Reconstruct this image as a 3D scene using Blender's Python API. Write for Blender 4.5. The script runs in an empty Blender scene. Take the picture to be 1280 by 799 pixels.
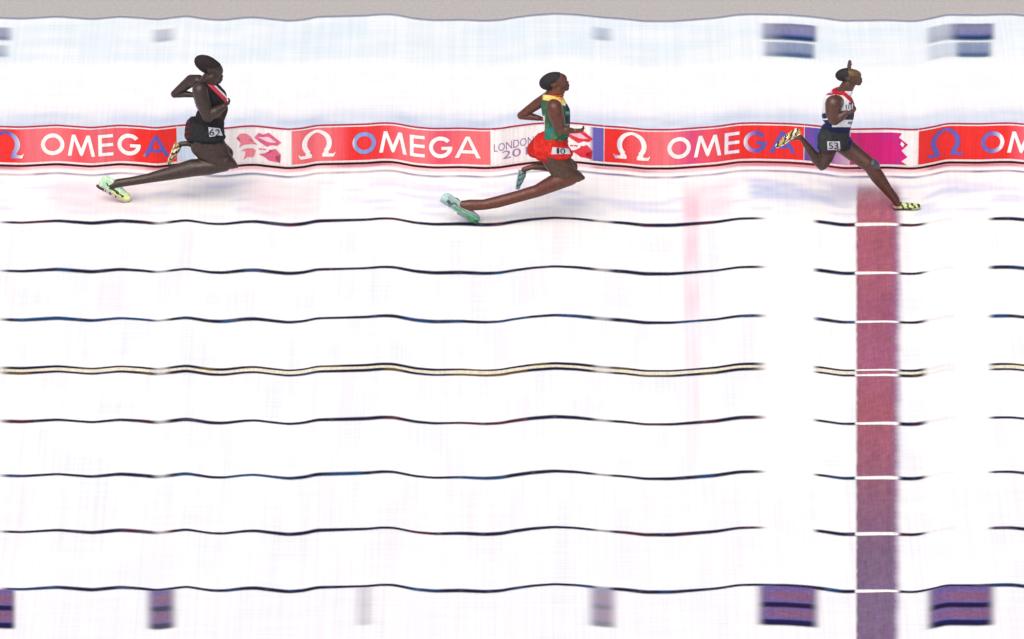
import bpy, bmesh, math, random
import numpy as np
from mathutils import Vector, Matrix
from mathutils.bvhtree import BVHTree
random.seed(7)
rng = np.random.default_rng(5)
R = math.radians
scene = bpy.context.scene

# ------------------------------------------------------------------ camera
ELEV = R(26.3); DIST = 88.0; FPX = 120.0 * DIST
cE, sE = math.cos(ELEV), math.sin(ELEV)
CAM = Vector((0, -DIST * cE, DIST * sE))
FW = Vector((0, cE, -sE)); UP = Vector((0, sE, cE))
cd = bpy.data.cameras.new('camera'); cam = bpy.data.objects.new('camera', cd)
scene.collection.objects.link(cam); scene.camera = cam
cam.location = CAM; cam.rotation_euler = (R(90) - ELEV, 0, 0)
cd.sensor_width = 36; cd.lens = FPX / 1280 * 36; cd.clip_start = 1; cd.clip_end = 3000

# ------------------------------------------------------------------ light
EXPOSURE = -0.055
world = bpy.data.worlds.new('World'); scene.world = world; world.use_nodes = True
wn = world.node_tree; bg = wn.nodes['Background']
sky = wn.nodes.new('ShaderNodeTexSky'); sky.sky_type = 'NISHITA'; sky.sun_disc = False
SUN_EL, SUN_AZ = R(58), R(205)          # azimuth clockwise from +y
sky.sun_elevation = SUN_EL; sky.sun_rotation = SUN_AZ
sky.dust_density = 6; sky.ozone_density = 0.6
wn.links.new(sky.outputs[0], bg.inputs[0]); bg.inputs[1].default_value = 0.15
sl = bpy.data.lights.new('sun', 'SUN'); so = bpy.data.objects.new('sun', sl)
scene.collection.objects.link(so)
sl.energy = 1.8; sl.angle = R(85); sl.color = (1.0, .93, .84)
sd = Vector((math.sin(SUN_AZ) * math.cos(SUN_EL), math.cos(SUN_AZ) * math.cos(SUN_EL), math.sin(SUN_EL)))
so.rotation_euler = sd.to_track_quat('Z', 'Y').to_euler(); so.location = (0, -10, 30)
scene.view_settings.view_transform = 'Standard'; scene.view_settings.look = 'None'
scene.view_settings.exposure = EXPOSURE; scene.view_settings.gamma = 1
scene.view_settings.use_curve_mapping = False

# ------------------------------------------------------------------ measuring helpers (photograph 1280 x 799 -> metres)
def ray(px, py): return FW + Vector((1, 0, 0)) * ((px - 640) / FPX) + UP * ((399.5 - py) / FPX)
def G(px, py, z=0.0):
    d = ray(px, py); return CAM + d * ((z - CAM.z) / d.z)
def P(px, py, Y):
    d = ray(px, py); return CAM + d * ((Y - CAM.y) / d.y)
def to_px(p):
    q = Vector(p) - CAM; k = q.dot(FW)
    return 640 + q.x / k * FPX, 399.5 - q.dot(UP) / k * FPX
WX = [-300, -40, 0, 28, 72, 115, 150, 176, 196, 233, 263, 280, 306, 320, 340, 361, 380, 396, 426, 459, 476, 492, 519, 543,
      576, 606, 626, 640, 665, 693, 720, 756, 781, 806, 840, 866, 895, 923, 943, 985, 1010, 1028, 1053, 1083, 1110, 1136,
      1146, 1166, 1183, 1224, 1249, 1266, 1280, 1320, 1600]
WY = [277, 277, 277.4, 278.3, 275.7, 279, 275.7, 277.3, 279.4, 275, 279.6, 280, 277, 276.6, 279, 281.2, 279.6, 276, 275.3,
      274.4, 272.8, 273, 278.3, 280.3, 279.6, 281, 280, 277.4, 274, 272, 273.2, 277, 278.6, 281.5, 281.5, 279.6, 277.4,
      273.2, 272.7, 273.6, 275.4, 277.4, 281, 280.6, 280.2, 281.5, 281.3, 277.6, 273.5, 274, 273, 273, 274.6, 277, 277]
_xs = np.arange(-300, 1601, 1.0); _ws = np.interp(_xs, WX, np.array(WY) - 277.3)
_k = np.exp(-(np.arange(-14, 15) / 6.0) ** 2); _k /= _k.sum()
_ws = np.convolve(np.pad(_ws, 14, mode='edge'), _k, mode='valid')
def wv(px): return float(np.interp(px, _xs, _ws))
def lin(c):
    return tuple(((v / 255) / 12.92 if v / 255 <= .04045 else ((v / 255 + .055) / 1.055) ** 2.4) for v in c)
KG, KV = 1.245, 1.17     # how much brighter than its base colour a level / an upright surface renders here
def cg(r, g, b): return tuple(min(.83, x / KG) for x in lin((r, g, b)))
def cv(r, g, b): return tuple(min(.9, x / KV) for x in lin((r, g, b)))
def smooth(a, b, x):
    if a == b: return float(x > a)
    t = max(0., min(1., (x - a) / (b - a))); return t * t * (3 - 2 * t)
def bump(a, b, c, d, x): return smooth(a, b, x) * (1 - smooth(c, d, x))
def mix(a, b, t): return tuple(x + (y - x) * t for x, y in zip(a, b))
def stops(x, st):
    if x <= st[0][0]: return st[0][1]
    for (a, ca), (b, cb) in zip(st, st[1:]):
        if x <= b: return mix(ca, cb, (x - a) / (b - a))
    return st[-1][1]

# ------------------------------------------------------------------ materials
def material(name, color=None, rough=.6, attr=False, alpha=False, noise=.0, nscale=(30, 30, 30), bumpd=0.0, bscale=200, spec=.4, streak=0, sscale=(40, .6, 1)):
    m = bpy.data.materials.new(name); m.use_nodes = True; nt = m.node_tree; N = nt.nodes; L = nt.links
    b = N['Principled BSDF']; b.inputs['Roughness'].default_value = rough; b.inputs['Specular IOR Level'].default_value = spec
    out = N['Material Output']
    if attr:
        a = N.new('ShaderNodeVertexColor'); a.layer_name = 'pigment'; src = a.outputs['Color']
    else:
        c = N.new('ShaderNodeRGB'); c.outputs[0].default_value = (*color, 1); src = c.outputs[0]
    tc = N.new('ShaderNodeTexCoord')
    if noise:
        mp = N.new('ShaderNodeMapping'); mp.inputs['Scale'].default_value = nscale; L.new(tc.outputs['Object'], mp.inputs[0])
        nz = N.new('ShaderNodeTexNoise'); nz.inputs['Scale'].default_value = 1; nz.inputs['Detail'].default_value = 4
        L.new(mp.outputs[0], nz.inputs['Vector'])
        mr = N.new('ShaderNodeMapRange'); mr.inputs['From Min'].default_value = .3; mr.inputs['From Max'].default_value = .7
        mr.inputs['To Min'].default_value = 1 - noise; mr.inputs['To Max'].default_value = 1 + noise * .6
        L.new(nz.outputs[0], mr.inputs[0])
        mu = N.new('ShaderNodeVectorMath'); mu.operation = 'SCALE'; L.new(src, mu.inputs[0]); L.new(mr.outputs[0], mu.inputs['Scale'])
        src = mu.outputs[0]
    if streak:
        m2 = N.new('ShaderNodeMapping'); m2.inputs['Scale'].default_value = sscale; L.new(tc.outputs['Object'], m2.inputs[0])
        n3 = N.new('ShaderNodeTexNoise'); n3.inputs['Scale'].default_value = 1; n3.inputs['Detail'].default_value = 3
        L.new(m2.outputs[0], n3.inputs['Vector'])
        r2 = N.new('ShaderNodeMapRange'); r2.inputs['From Min'].default_value = .35; r2.inputs['From Max'].default_value = .65
        r2.inputs['To Min'].default_value = 1 - streak; r2.inputs['To Max'].default_value = 1 + streak * .5
        L.new(n3.outputs[0], r2.inputs[0])
        mm = N.new('ShaderNodeVectorMath'); mm.operation = 'SCALE'; L.new(src, mm.inputs[0]); L.new(r2.outputs[0], mm.inputs['Scale'])
        src = mm.outputs[0]
    L.new(src, b.inputs['Base Color'])
    if bumpd:
        n2 = N.new('ShaderNodeTexNoise'); n2.inputs['Scale'].default_value = bscale; L.new(tc.outputs['Object'], n2.inputs['Vector'])
        bp = N.new('ShaderNodeBump'); bp.inputs['Strength'].default_value = .5; bp.inputs['Distance'].default_value = bumpd
        L.new(n2.outputs[0], bp.inputs['Height']); L.new(bp.outputs[0], b.inputs['Normal'])
    if alpha:
        t = N.new('ShaderNodeBsdfTransparent'); mx = N.new('ShaderNodeMixShader')
        L.new(a.outputs['Alpha'], mx.inputs[0]); L.new(t.outputs[0], mx.inputs[1]); L.new(b.outputs[0], mx.inputs[2])
        L.new(mx.outputs[0], out.inputs['Surface'])
    return m
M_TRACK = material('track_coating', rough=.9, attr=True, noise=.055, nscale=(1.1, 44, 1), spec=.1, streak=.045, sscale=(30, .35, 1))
M_GROUND = material('pale_ground', cg(255, 255, 255), rough=.9, noise=.03, nscale=(1.4, 38, 1), spec=.1)
M_GREY = material('grey_infield', cg(186, 184, 182), rough=.95, noise=.10, nscale=(26, 22, 1), spec=.1)
M_PAINT = material('line_paint', rough=.9, attr=True, alpha=True, noise=.12, nscale=(14, 60, 1), spec=.1, streak=.12, sscale=(60, 3, 1))
M_BOARD = material('printed_vinyl', rough=.5, attr=True, noise=.06, nscale=(40, 40, 60), spec=.3, streak=.09, sscale=(34, 1, 1.2))
M_RAIL = material('maroon_rail', attr=True, rough=.6, noise=.25, nscale=(9, 9, 60), spec=.2)
M_CLOTH = material('running_cloth', rough=.75, attr=True, noise=.22, nscale=(28, 28, 18), bumpd=.012, bscale=22, spec=.2)
M_SKIN = material('skin', rough=.36, attr=True, noise=.35, nscale=(30, 30, 30), bumpd=.006, bscale=38, spec=.42)
M_HAIR = material('black_hair', cv(30, 28, 36), rough=.7, noise=.6, nscale=(70, 70, 70), bumpd=.02, bscale=75, spec=.4)
M_SHOE = material('shoe_fabric', rough=.55, attr=True, noise=.2, nscale=(60, 60, 60), bumpd=.002, bscale=120)
M_EYE = material('eye', attr=True, rough=.2)

# ------------------------------------------------------------------ object helpers
def link(name, me, mat, parent=None, loc=None):
    o = bpy.data.objects.new(name, me); scene.collection.objects.link(o)
    if mat: me.materials.append(mat)
    if parent is not None: o.parent = parent
    if loc is not None: o.location = loc
    return o
def tag(o, label=None, cat=None, group=None, kind=None):
    if label: o['label'] = label
    if cat: o['category'] = cat
    if group: o['group'] = group
    if kind: o['kind'] = kind
    return o
def mesh(name, verts, faces, cols=None, origin=(0, 0, 0), smooth_=False):
    og = Vector(origin)
    me = bpy.data.meshes.new(name); me.from_pydata([tuple(Vector(v) - og) for v in verts], [], faces); me.update()
    if cols is not None: paint(me, cols)
    if smooth_: me.polygons.foreach_set('use_smooth', [True] * len(me.polygons))
    return me
def paint(me, cols):
    a = me.color_attributes.new('pigment', 'FLOAT_COLOR', 'POINT')
    arr = np.ones((len(me.vertices), 4), np.float32)
    c = np.array(cols, np.float32); arr[:, :c.shape[1]] = c
    a.data.foreach_set('color', arr.ravel())
def sheet(name, us, vs, fpos, fcol, mat, kind='structure'):
    V = []; C = []; F = []
    for v in vs:
        for u in us:
            V.append(fpos(u, v)); C.append(fcol(u, v))
    n = len(us)
    for j in range(len(vs) - 1):
        for i in range(n - 1):
            a = j * n + i; F.append((a + n, a + n + 1, a + 1, a))
    o = link(name, mesh(name, V, F, C), mat)
    if kind: o['kind'] = kind
    return o

# ================================================================== GROUND
S = 1500
g = link('ground', mesh('ground', [(-S, -S, 0), (S, -S, 0), (S, S, 0), (-S, S, 0)], [(0, 1, 2, 3)]), M_GROUND); g['kind'] = 'structure'

WHITE = cg(255, 255, 255)
# smooth random fields for the pale worn streaks
_f = rng.random((60, 240)); _f2 = rng.random((60, 240)); _f3 = rng.random((90, 120))
def field(F, x, y):
    h, w = F.shape; x = x % (w - 1); y = y % (h - 1); i, j = int(x), int(y); a, b = x - i, y - j
    a = a * a * (3 - 2 * a); b = b * b * (3 - 2 * b)
    return (F[j, i] * (1 - a) + F[j, (i + 1) % w] * a) * (1 - b) + (F[(j + 1) % h, i] * (1 - a) + F[(j + 1) % h, (i + 1) % w] * a) * b
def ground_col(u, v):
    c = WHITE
    # pale cyan far strip, pale blue shade behind the boards put into the colour
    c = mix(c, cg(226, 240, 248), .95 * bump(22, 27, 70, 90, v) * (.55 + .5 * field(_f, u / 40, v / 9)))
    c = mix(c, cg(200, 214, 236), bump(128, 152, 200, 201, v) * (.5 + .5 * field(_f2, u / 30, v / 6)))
    # foot of the boards: their pink reflection painted on the ground, grey kerb line
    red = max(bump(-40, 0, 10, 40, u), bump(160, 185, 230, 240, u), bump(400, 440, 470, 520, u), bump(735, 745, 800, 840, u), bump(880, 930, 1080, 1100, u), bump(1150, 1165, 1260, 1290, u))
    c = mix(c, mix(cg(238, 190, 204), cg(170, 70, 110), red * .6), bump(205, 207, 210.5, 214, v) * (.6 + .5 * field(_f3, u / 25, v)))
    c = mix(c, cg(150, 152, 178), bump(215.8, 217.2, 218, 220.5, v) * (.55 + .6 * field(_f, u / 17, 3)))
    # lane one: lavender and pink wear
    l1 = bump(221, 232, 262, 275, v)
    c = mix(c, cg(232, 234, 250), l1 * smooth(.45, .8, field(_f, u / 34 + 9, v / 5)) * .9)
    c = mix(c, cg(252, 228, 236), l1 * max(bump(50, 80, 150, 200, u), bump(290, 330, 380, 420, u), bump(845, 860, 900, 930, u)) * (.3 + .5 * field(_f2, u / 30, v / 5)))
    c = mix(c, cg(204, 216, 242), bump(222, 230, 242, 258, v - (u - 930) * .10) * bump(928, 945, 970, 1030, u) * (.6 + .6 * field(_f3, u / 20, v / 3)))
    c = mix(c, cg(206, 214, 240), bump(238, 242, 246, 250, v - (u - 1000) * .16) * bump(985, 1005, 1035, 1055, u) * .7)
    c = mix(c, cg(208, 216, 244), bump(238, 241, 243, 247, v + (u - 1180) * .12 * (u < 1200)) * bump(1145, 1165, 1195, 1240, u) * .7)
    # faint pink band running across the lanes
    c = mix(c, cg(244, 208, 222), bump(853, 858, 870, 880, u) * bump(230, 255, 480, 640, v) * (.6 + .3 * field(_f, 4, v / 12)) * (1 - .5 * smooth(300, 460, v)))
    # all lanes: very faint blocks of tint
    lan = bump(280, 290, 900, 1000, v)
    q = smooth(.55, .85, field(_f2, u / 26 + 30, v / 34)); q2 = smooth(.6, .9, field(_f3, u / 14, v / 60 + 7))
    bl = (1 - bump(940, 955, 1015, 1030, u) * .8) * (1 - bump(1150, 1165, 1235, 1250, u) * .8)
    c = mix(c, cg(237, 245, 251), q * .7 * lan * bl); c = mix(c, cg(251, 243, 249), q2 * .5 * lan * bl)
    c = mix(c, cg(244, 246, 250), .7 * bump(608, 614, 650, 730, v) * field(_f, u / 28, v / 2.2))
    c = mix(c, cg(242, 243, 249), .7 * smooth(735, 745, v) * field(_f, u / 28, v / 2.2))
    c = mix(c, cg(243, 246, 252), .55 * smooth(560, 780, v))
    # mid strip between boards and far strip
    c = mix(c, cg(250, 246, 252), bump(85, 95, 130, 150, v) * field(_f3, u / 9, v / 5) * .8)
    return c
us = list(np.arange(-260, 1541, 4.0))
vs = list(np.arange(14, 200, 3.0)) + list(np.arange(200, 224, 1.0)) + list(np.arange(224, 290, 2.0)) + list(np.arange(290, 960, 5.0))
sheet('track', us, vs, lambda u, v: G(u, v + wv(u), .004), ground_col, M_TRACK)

# grey infield on the far side, thin blue-grey rim along its edge
V = []; F = []
for i, u in enumerate(us):
    p = G(u, 22.2 + wv(u), .008); V += [(p.x, p.y, .008), (p.x, p.y + 40, .008)]
    if i: a = 2 * i; F.append((a - 2, a, a + 1, a - 1))
o = link('infield', mesh('infield', V, F), M_GREY); o['kind'] = 'structure'
sheet('infield_edge_line', us, [20.8, 21.8, 22.8, 24.2], lambda u, v: G(u, v + wv(u), .012),
      lambda u, v: (*cg(150, 160, 190), {20.8: 0, 21.8: .7, 22.8: .6, 24.2: 0}[v]), M_PAINT)

# mauve band across the lanes
BAND = [(222, (225, 192, 205)), (236, (205, 150, 164)), (255, (186, 108, 134)), (290, (168, 92, 114)), (330, (170, 94, 120)), (380, (160, 90, 120)),
        (450, (166, 96, 130)), (510, (166, 92, 112)), (560, (160, 94, 120)), (620, (142, 94, 124)), (690, (124, 96, 130)),
        (740, (126, 100, 138)), (900, (128, 102, 140))]
BAND = [(a, cg(*c)) for a, c in BAND]
bu = [1068.5, 1070, 1071.5, 1074, 1080, 1086, 1092, 1098, 1104, 1110, 1116, 1119, 1122, 1125, 1128, 1131]
def band_col(u, v):
    w = 3 * math.sin(v * .9) * .2 + 2.5 * field(_f3, 5, v / 9)
    al = smooth(1068.5, 1073 + field(_f2, 2, v / 5) * 2, u) * (1 - smooth(1112 + w - (v - 300) * .006, 1130 + w * .5 - (v - 300) * .004, u)) * smooth(220, 245, v)
    c = stops(v, BAND); k = .84 + .2 * field(_f2, u / 3, v / 2.5) + .14 * field(_f3, u / 3.2, v / 60); c = mix(c, (c[0], c[1] * 1.25, c[2] * .85), field(_f, u / 5, v / 7) * .6)
    e = smooth(1112, 1126, u)
    return (*mix(tuple(x * k for x in c), cg(170, 120, 200), e * .5), al)
sheet('mauve_track_band', bu, list(np.arange(220, 960, 2.5)), lambda u, v: G(u, v + wv(u), .008), band_col, M_PAINT)

# lane lines
NAVY = cg(22, 22, 58); TEAL = cg(20, 70, 120); BROWN = cg(88, 34, 52); YEL = cg(128, 104, 44)
def line_alpha(u, first=True, last=False):
    a = 1.0
    if not last:
        a *= 1 - bump(938, 962, 1014, 1026, u) * 1.0
        a *= 1 - bump(1148, 1162, 1232, 1246, u) * (.93 if u < 1195 else 1)
    a *= smooth(-6, 16, u) if u < 30 else 1
    a *= 1 - .75 * bump(186, 199, 203, 218, u) * .8 * (0 if last else 1)
    a *= 1 - .6 * bump(735, 750, 756, 772, u)
    return a
def lane_line(py, k, thick=1.55, dbl=False):
    lu = list(np.arange(-60, 1340, 2.5))
    rows = [-2.5, -1.25, 0, 1.25, 2.5]; thick *= .9
    def pos(u, r): return G(u, py + wv(u) * (1 + (py - 277) * .0001) + r * thick / 1.55 * (1 - .25 * math.sin(u / 37 + k)), .012)
    def col(u, r):
        inb = bump(1068, 1070, 1120, 1127, u)
        t = field(_f, u / 26 + k * 13, k); c = NAVY
        if k % 3 == 0: c = mix(c, TEAL, smooth(.5, .8, t))
        else: c = mix(c, BROWN if k % 2 else TEAL, smooth(.62, .85, t) * .8)
        if dbl: c = mix(NAVY, YEL if t > .45 else TEAL, smooth(.45, .9, abs(t - .45) * 2.2) * .6)
        c = mix(c, cg(90, 110, 150), .5 * smooth(.7, .9, field(_f3, u / 9 + 3 * k, r))) if not dbl else c
        wht = WHITE if r > -2 or k not in (1, 2) else cg(235, 130, 50)
        c = mix(c, wht, inb)
        a = {-2.5: 0, -1.25: .85, 0: 1, 1.25: .85, 2.5: 0}[r] * line_alpha(u, last=(k == 8))
        if inb > .5: a = max(a, {-2.5: .5 if k in (1, 2) else 0, -1.25: 1, 0: 1, 1.25: 1, 2.5: 0}[r])
        return (*c, a)
    sheet('lane_line', lu, rows, pos, col, M_PAINT)
for k, py in enumerate((277.3, 338, 399, None, 526, 594, 664, 735.5)):
    if py: lane_line(py, k + 1)
def cream(u, r): return (*mix(cg(252, 246, 222), WHITE, bump(1068, 1070, 1120, 1127, u)), line_alpha(u) * .9 * (1 - bump(1068, 1070, 1120, 1127, u)))
sheet('lane_line', list(np.arange(-60, 1340, 5.0)), [-1.9, 1.9], lambda u, r: G(u, 462.5 + wv(u) + r, .009), cream, M_PAINT)
lane_line(459.3, 4, thick=1.2, dbl=True); lane_line(465.7, 5, thick=1.2, dbl=True)

# worn dark blocks painted outside the outer lane and on the far strip
def block(x0, x1, y0, y1, st, edge, strength, seam=None, mod=None, z=.016):
    def col(u, v):
        t = (v - y0) / (y1 - y0)
        c = stops(t, st)
        if st is LOW: c = mix(c, cg(104, 96, 170), .45 * (1 - smooth(x0, (x0 + x1) / 2, u)) * (1 - smooth(.5, .6, 1 - c[0] * 4))); c = tuple(q * (.85 + .3 * field(_f3, u / 4, v)) for q in c)
        a = bump(x0 - edge * .4, x0 + edge, x1 - edge, x1 + edge * .4, u) * bump(y0 - 1, y0 + 1.2, y1 - 1.6, y1 + 1, v) * strength
        if mod: a *= mod(u)
        return (*c, a)
    sheet('track_marking', list(np.linspace(x0 - edge, x1 + edge, 34)), list(np.arange(y0 - 1.5, y1 + 1.6, 1.0)),
          lambda u, v: G(u, v + wv(u), z), col, M_PAINT)
MAU, PUR, DRK, BLU = cg(142, 94, 122), cg(116, 100, 156), cg(40, 14, 50), cg(34, 30, 84)
LOW = [(0, cg(110, 84, 150)), (.1, PUR), (.22, MAU), (.4, PUR), (.43, BLU), (.52, DRK), (.57, PUR), (.68, MAU), (.84, PUR), (.88, BLU), (1, cg(20, 24, 70))]
def lowmod(c): return lambda u: 1
for x0, x1, e, s_ in ((947, 1023, 14, .97), (1159, 1243, 14, .97), (-40, 19, 8, .95), (183, 220, 13, .75), (442, 468, 12, .18), (735, 771, 14, .5)):
    block(x0, x1, 736.5, 785 if s_ > .5 else 784, LOW, e, s_)
    if s_ > .9:
        pass
HIA = [(0, cg(120, 118, 160)), (.25, cg(140, 140, 175)), (.6, cg(130, 135, 180)), (.78, cg(60, 80, 140)), (.88, cg(20, 30, 90)), (1, cg(70, 120, 150))]
HIB = [(0, cg(150, 165, 195)), (.6, cg(140, 155, 190)), (.85, cg(70, 90, 140)), (1, cg(60, 120, 150))]
block(950, 1021, 33, 53.5, HIA, 9, .95, mod=lambda u: .45 + .55 * smooth(950, 995, u)); block(952, 1019, 56, 74.5, HIB, 10, .85, mod=lambda u: .45 + .55 * smooth(950, 995, u))
block(1157, 1243, 33, 53.5, HIA, 9, .9, mod=lambda u: .35 + .65 * smooth(1180, 1205, u)); block(1157, 1240, 56, 74.5, HIB, 10, .8, mod=lambda u: .22 + .78 * smooth(1190, 1205, u))
block(-40, 16, 34, 50, HIA, 12, .5); block(-40, 12, 56, 71, HIB, 12, .35)
block(188, 220, 35, 51, HIA, 14, .28); block(738, 766, 35, 51, HIB, 14, .3)

# ================================================================== SPONSOR BOARDS
B0 = G(640, 208.0); YB = B0.y
SB = FPX / (B0 - CAM).dot(FW)
def wy(u): return -wv(u) / (SB * sE)
def zof(v): return max(0, P(640, v, YB).z)
TOPV = 158.5
def Bp(u, v, t=0.0): return Vector(((u - 640) / SB, YB + wy(u) - t, zof(v)))
def Bz(u, z, t=0.0): return Vector(((u - 640) / SB, YB + wy(u) - t, z))
RED, PINK, MAG = cv(236, 44, 40), cv(240, 112, 122), cv(222, 74, 128)
BWH, BBLU = cv(255, 252, 252), cv(92, 92, 186)
RCOL = [(-60, RED), (18, RED), (34, PINK), (70, cv(243, 120, 128)), (100, cv(240, 80, 92)), (125, PINK), (160, cv(236, 92, 108)), (172, RED), (222, RED),
        (365, cv(244, 130, 136)), (385, cv(240, 104, 114)), (405, cv(243, 122, 130)), (428, cv(238, 84, 94)), (440, RED), (478, cv(236, 60, 66)), (500, cv(238, 100, 112)), (530, cv(242, 118, 128)),
        (552, cv(232, 84, 112)), (580, cv(244, 112, 120)), (613, cv(244, 118, 124)), (755, RED), (775, RED), (790, cv(238, 84, 92)), (835, cv(243, 122, 130)), (850, cv(236, 100, 130)),
        (866, MAG), (880, cv(238, 84, 108)), (905, cv(238, 70, 80)), (928, RED), (1005, RED), (1147, RED), (1258, RED), (1275, cv(236, 90, 108)), (1290, PINK), (1400, PINK)]
LCOL = [(-20, cv(80, 76, 160)), (12, cv(84, 90, 180)), (22, cv(170, 180, 222)), (28, BWH), (176, BWH), (182, BBLU), (225, BBLU), (230, BWH), (440, BWH), (444, cv(130, 170, 226)), (470, cv(130, 150, 226)), (474, BWH),
        (766, BWH), (768, cv(150, 175, 225)), (776, BWH), (905, BWH), (908, cv(236, 225, 245)), (928, BWH), (938, cv(170, 130, 200)), (945, BBLU), (1000, BBLU),
        (1158, BBLU), (1240, cv(110, 110, 200)), (1248, cv(200, 200, 235)), (1252, BWH), (1400, BWH)]
def vinyl(name, parent, u0, u1, v0, v1, t, colf, vn=2):
    us_ = list(np.linspace(u0, u1, max(2, int((u1 - u0) / 3) + 1))); vs_ = list(np.linspace(v0, v1, vn))
    V = [Bp(u, v, t) for v in vs_ for u in us_]; C = [colf(u, v) for v in vs_ for u in us_]; n = len(us_)
    F = [((j + 1) * n + i, (j + 1) * n + i + 1, j * n + i + 1, j * n + i) for j in range(vn - 1) for i in range(n - 1)]
    return link(name, mesh(name, V, F, C, parent.location), M_BOARD, parent)
def bar(name, parent, u0, u1, z0, z1, y0, y1, colf, mat):
    us_ = list(np.linspace(u0, u1, max(2, int((u1 - u0) / 3) + 1))); V = []; C = []; F = []
    for u in us_:
        for (z, t) in ((z0, y1), (z1, y1), (z1, y0), (z0, y0)): V.append(Bz(u, z, t)); C.append(colf(u, z))
    n = len(us_)
    for i in range(n - 1):
        for k in range(4): F.append((4 * i + k, 4 * i + (k + 1) % 4, 4 * (i + 1) + (k + 1) % 4, 4 * (i + 1) + k))
    F += [(3, 2, 1, 0), tuple(4 * (n - 1) + k for k in range(4))]
    me = mesh(name, V, F, C, parent.location); bm = bmesh.new(); bm.from_mesh(me); bmesh.ops.recalc_face_normals(bm, faces=bm.faces); bm.to_mesh(me); bm.free()
    return link(name, me, mat, parent)
def poly_print(name, parent, polys, colf, t=.006, origin=None):
    """flat printed shapes: list of outlines in board coordinates, cut fine enough to bend with the board"""
    V = []; F = []; C = []
    for k, pl in enumerate(polys):
        bm = bmesh.new(); vs_ = [bm.verts.new((a, b, 0)) for a, b in pl]; bm.faces.new(vs_)
        x0 = min(p[0] for p in pl); x1 = max(p[0] for p in pl); x = math.floor(x0 / 3) * 3 + 3
        bmesh.ops.triangulate(bm, faces=bm.faces)
        while x < x1:
            bmesh.ops.bisect_plane(bm, geom=bm.verts[:] + bm.edges[:] + bm.faces[:], plane_co=(x, 0, 0), plane_no=(1, 0, 0)); x += 3
        bmesh.ops.triangulate(bm, faces=bm.faces); bmesh.ops.recalc_face_normals(bm, faces=bm.faces)
        bm.verts.index_update(); base = len(V)
        tt = t + (k % 5) * .0007
        for v in bm.verts: V.append(Bp(v.co.x, v.co.y, tt)); C.append(colf(v.co.x, v.co.y))
        for f in bm.faces: F.append(tuple(base + v.index for v in f.verts))
        bm.free()
    me = mesh(name, V, F, C, origin or parent.location)
    bm = bmesh.new(); bm.from_mesh(me)
    for f in bm.faces:
        if f.normal.y > 0: f.normal_flip()
    bm.to_mesh(me); bm.free()
    return link(name, me, M_BOARD, parent)
def ring(cx, cy, rx, ry, w, a0, a1, n=30, wf=None):
    out = []
    for i in range(n):
        p = []
        for a in (a0 + (a1 - a0) * i / n, a0 + (a1 - a0) * (i + 1) / n):
            ww = w * (wf(a) if wf else 1)
            p.append(((cx + (rx - ww) * math.cos(R(a)), cy - (ry - ww) * math.sin(R(a))), (cx + rx * math.cos(R(a)), cy - ry * math.sin(R(a)))))
        out.append([p[0][0], p[0][1], p[1][1], p[1][0]])
    return out
def omega_sign(x):
    cx, cy = x + 22.5, 179.5
    wf = lambda a: .62 + .6 * abs(math.cos(R(a)))
    out = ring(cx, cy, 18.5, 16.5, 5.2, -52, 232, 34, wf)
    for s in (-1, 1):
        px = cx + s * 11.3
        out.append([(px - s * 2.6, 190.0), (px + s * 3.2, 191.0), (px + s * 2.0, 195.6), (px - s * 5.5, 194.6)][::1])
        out.append([(px - s * 4.8, 193.2), (px + s * 9.5, 193.2), (px + s * 11.0, 191.2), (px + s * 11.6, 192), (px + s * 9.2, 197.0), (px - s * 4.8, 197.0)])
    return out
def omega_word(x):
    T, Bt = 168.0, 194.6; w = 4.6; out = []
    out += ring(x + 81.5, 181.3, 14.6, 13.6, 5.0, 0, 360, 32)                     # O
    m0, m1 = x + 100, x + 134.5; mid = (m0 + m1) / 2                             # M
    out += [[(m0 + 6, T), (m0 + 10, T + 1), (m0 + 4.6, Bt), (m0, Bt)], [(m0 + 6, T), (m0 + 10.2, T), (mid + 2.2, Bt - 4), (mid, Bt), (mid - 2, Bt - 2)],
            [(m1 - 6, T), (m1 - 10.2, T), (mid - 2.2, Bt - 4), (mid, Bt), (mid + 2, Bt - 2)], [(m1 - 6, T), (m1 - 10, T + 1), (m1 - 4.6, Bt), (m1, Bt)]]
    e0 = x + 138.5; e1 = x + 157                                                 # E
    out += [[(e0, T), (e0 + w, T), (e0 + w, Bt), (e0, Bt)]] + [[(e0 + w, y), (e1, y), (e1, y + 4), (e0 + w, y + 4)] for y in (T, T + 11, Bt - 4)]
    out += ring(x + 177, 181.3, 14.6, 13.6, 5.0, 38, 350, 28)                     # G
    out += [[(x + 178, 180.6), (x + 191.4, 180.6), (x + 191.4, 184.6), (x + 178, 184.6)]]
    a0, a1 = x + 194.5, x + 227; am = (a0 + a1) / 2                              # A
    out += [[(am - 2.4, T), (am + 2, T), (a0 + 5.2, Bt), (a0, Bt)], [(am - 2, T), (am + 2.4, T), (a1, Bt), (a1 - 5.2, Bt)], [(am - 7.5, 185), (am + 7.5, 185), (am + 9, 189), (am - 9, 189)]]
    return out
def board_root(name, u0, u1, label, cat, group=None):
    r = bpy.data.objects.new(name, None); scene.collection.objects.link(r)
    r.location = Bz((u0 + u1) / 2, 0); tag(r, label, cat, group); return r
def rim_col(u, z):
    c = stops(u, RCOL); red = smooth(.3, .6, (c[0] - c[1]))
    return mix(cv(244, 216, 226), cv(180, 50, 80), red)
def base_col(u, z): return mix(cv(44, 6, 12), cv(120, 14, 30), bump(860, 900, 1060, 1080, u) * .8 + .45 * field(_f, u / 30, 2))
GB = 'red sponsor boards along the inside of the track'; GL = 'white games boards between the red boards'
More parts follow.
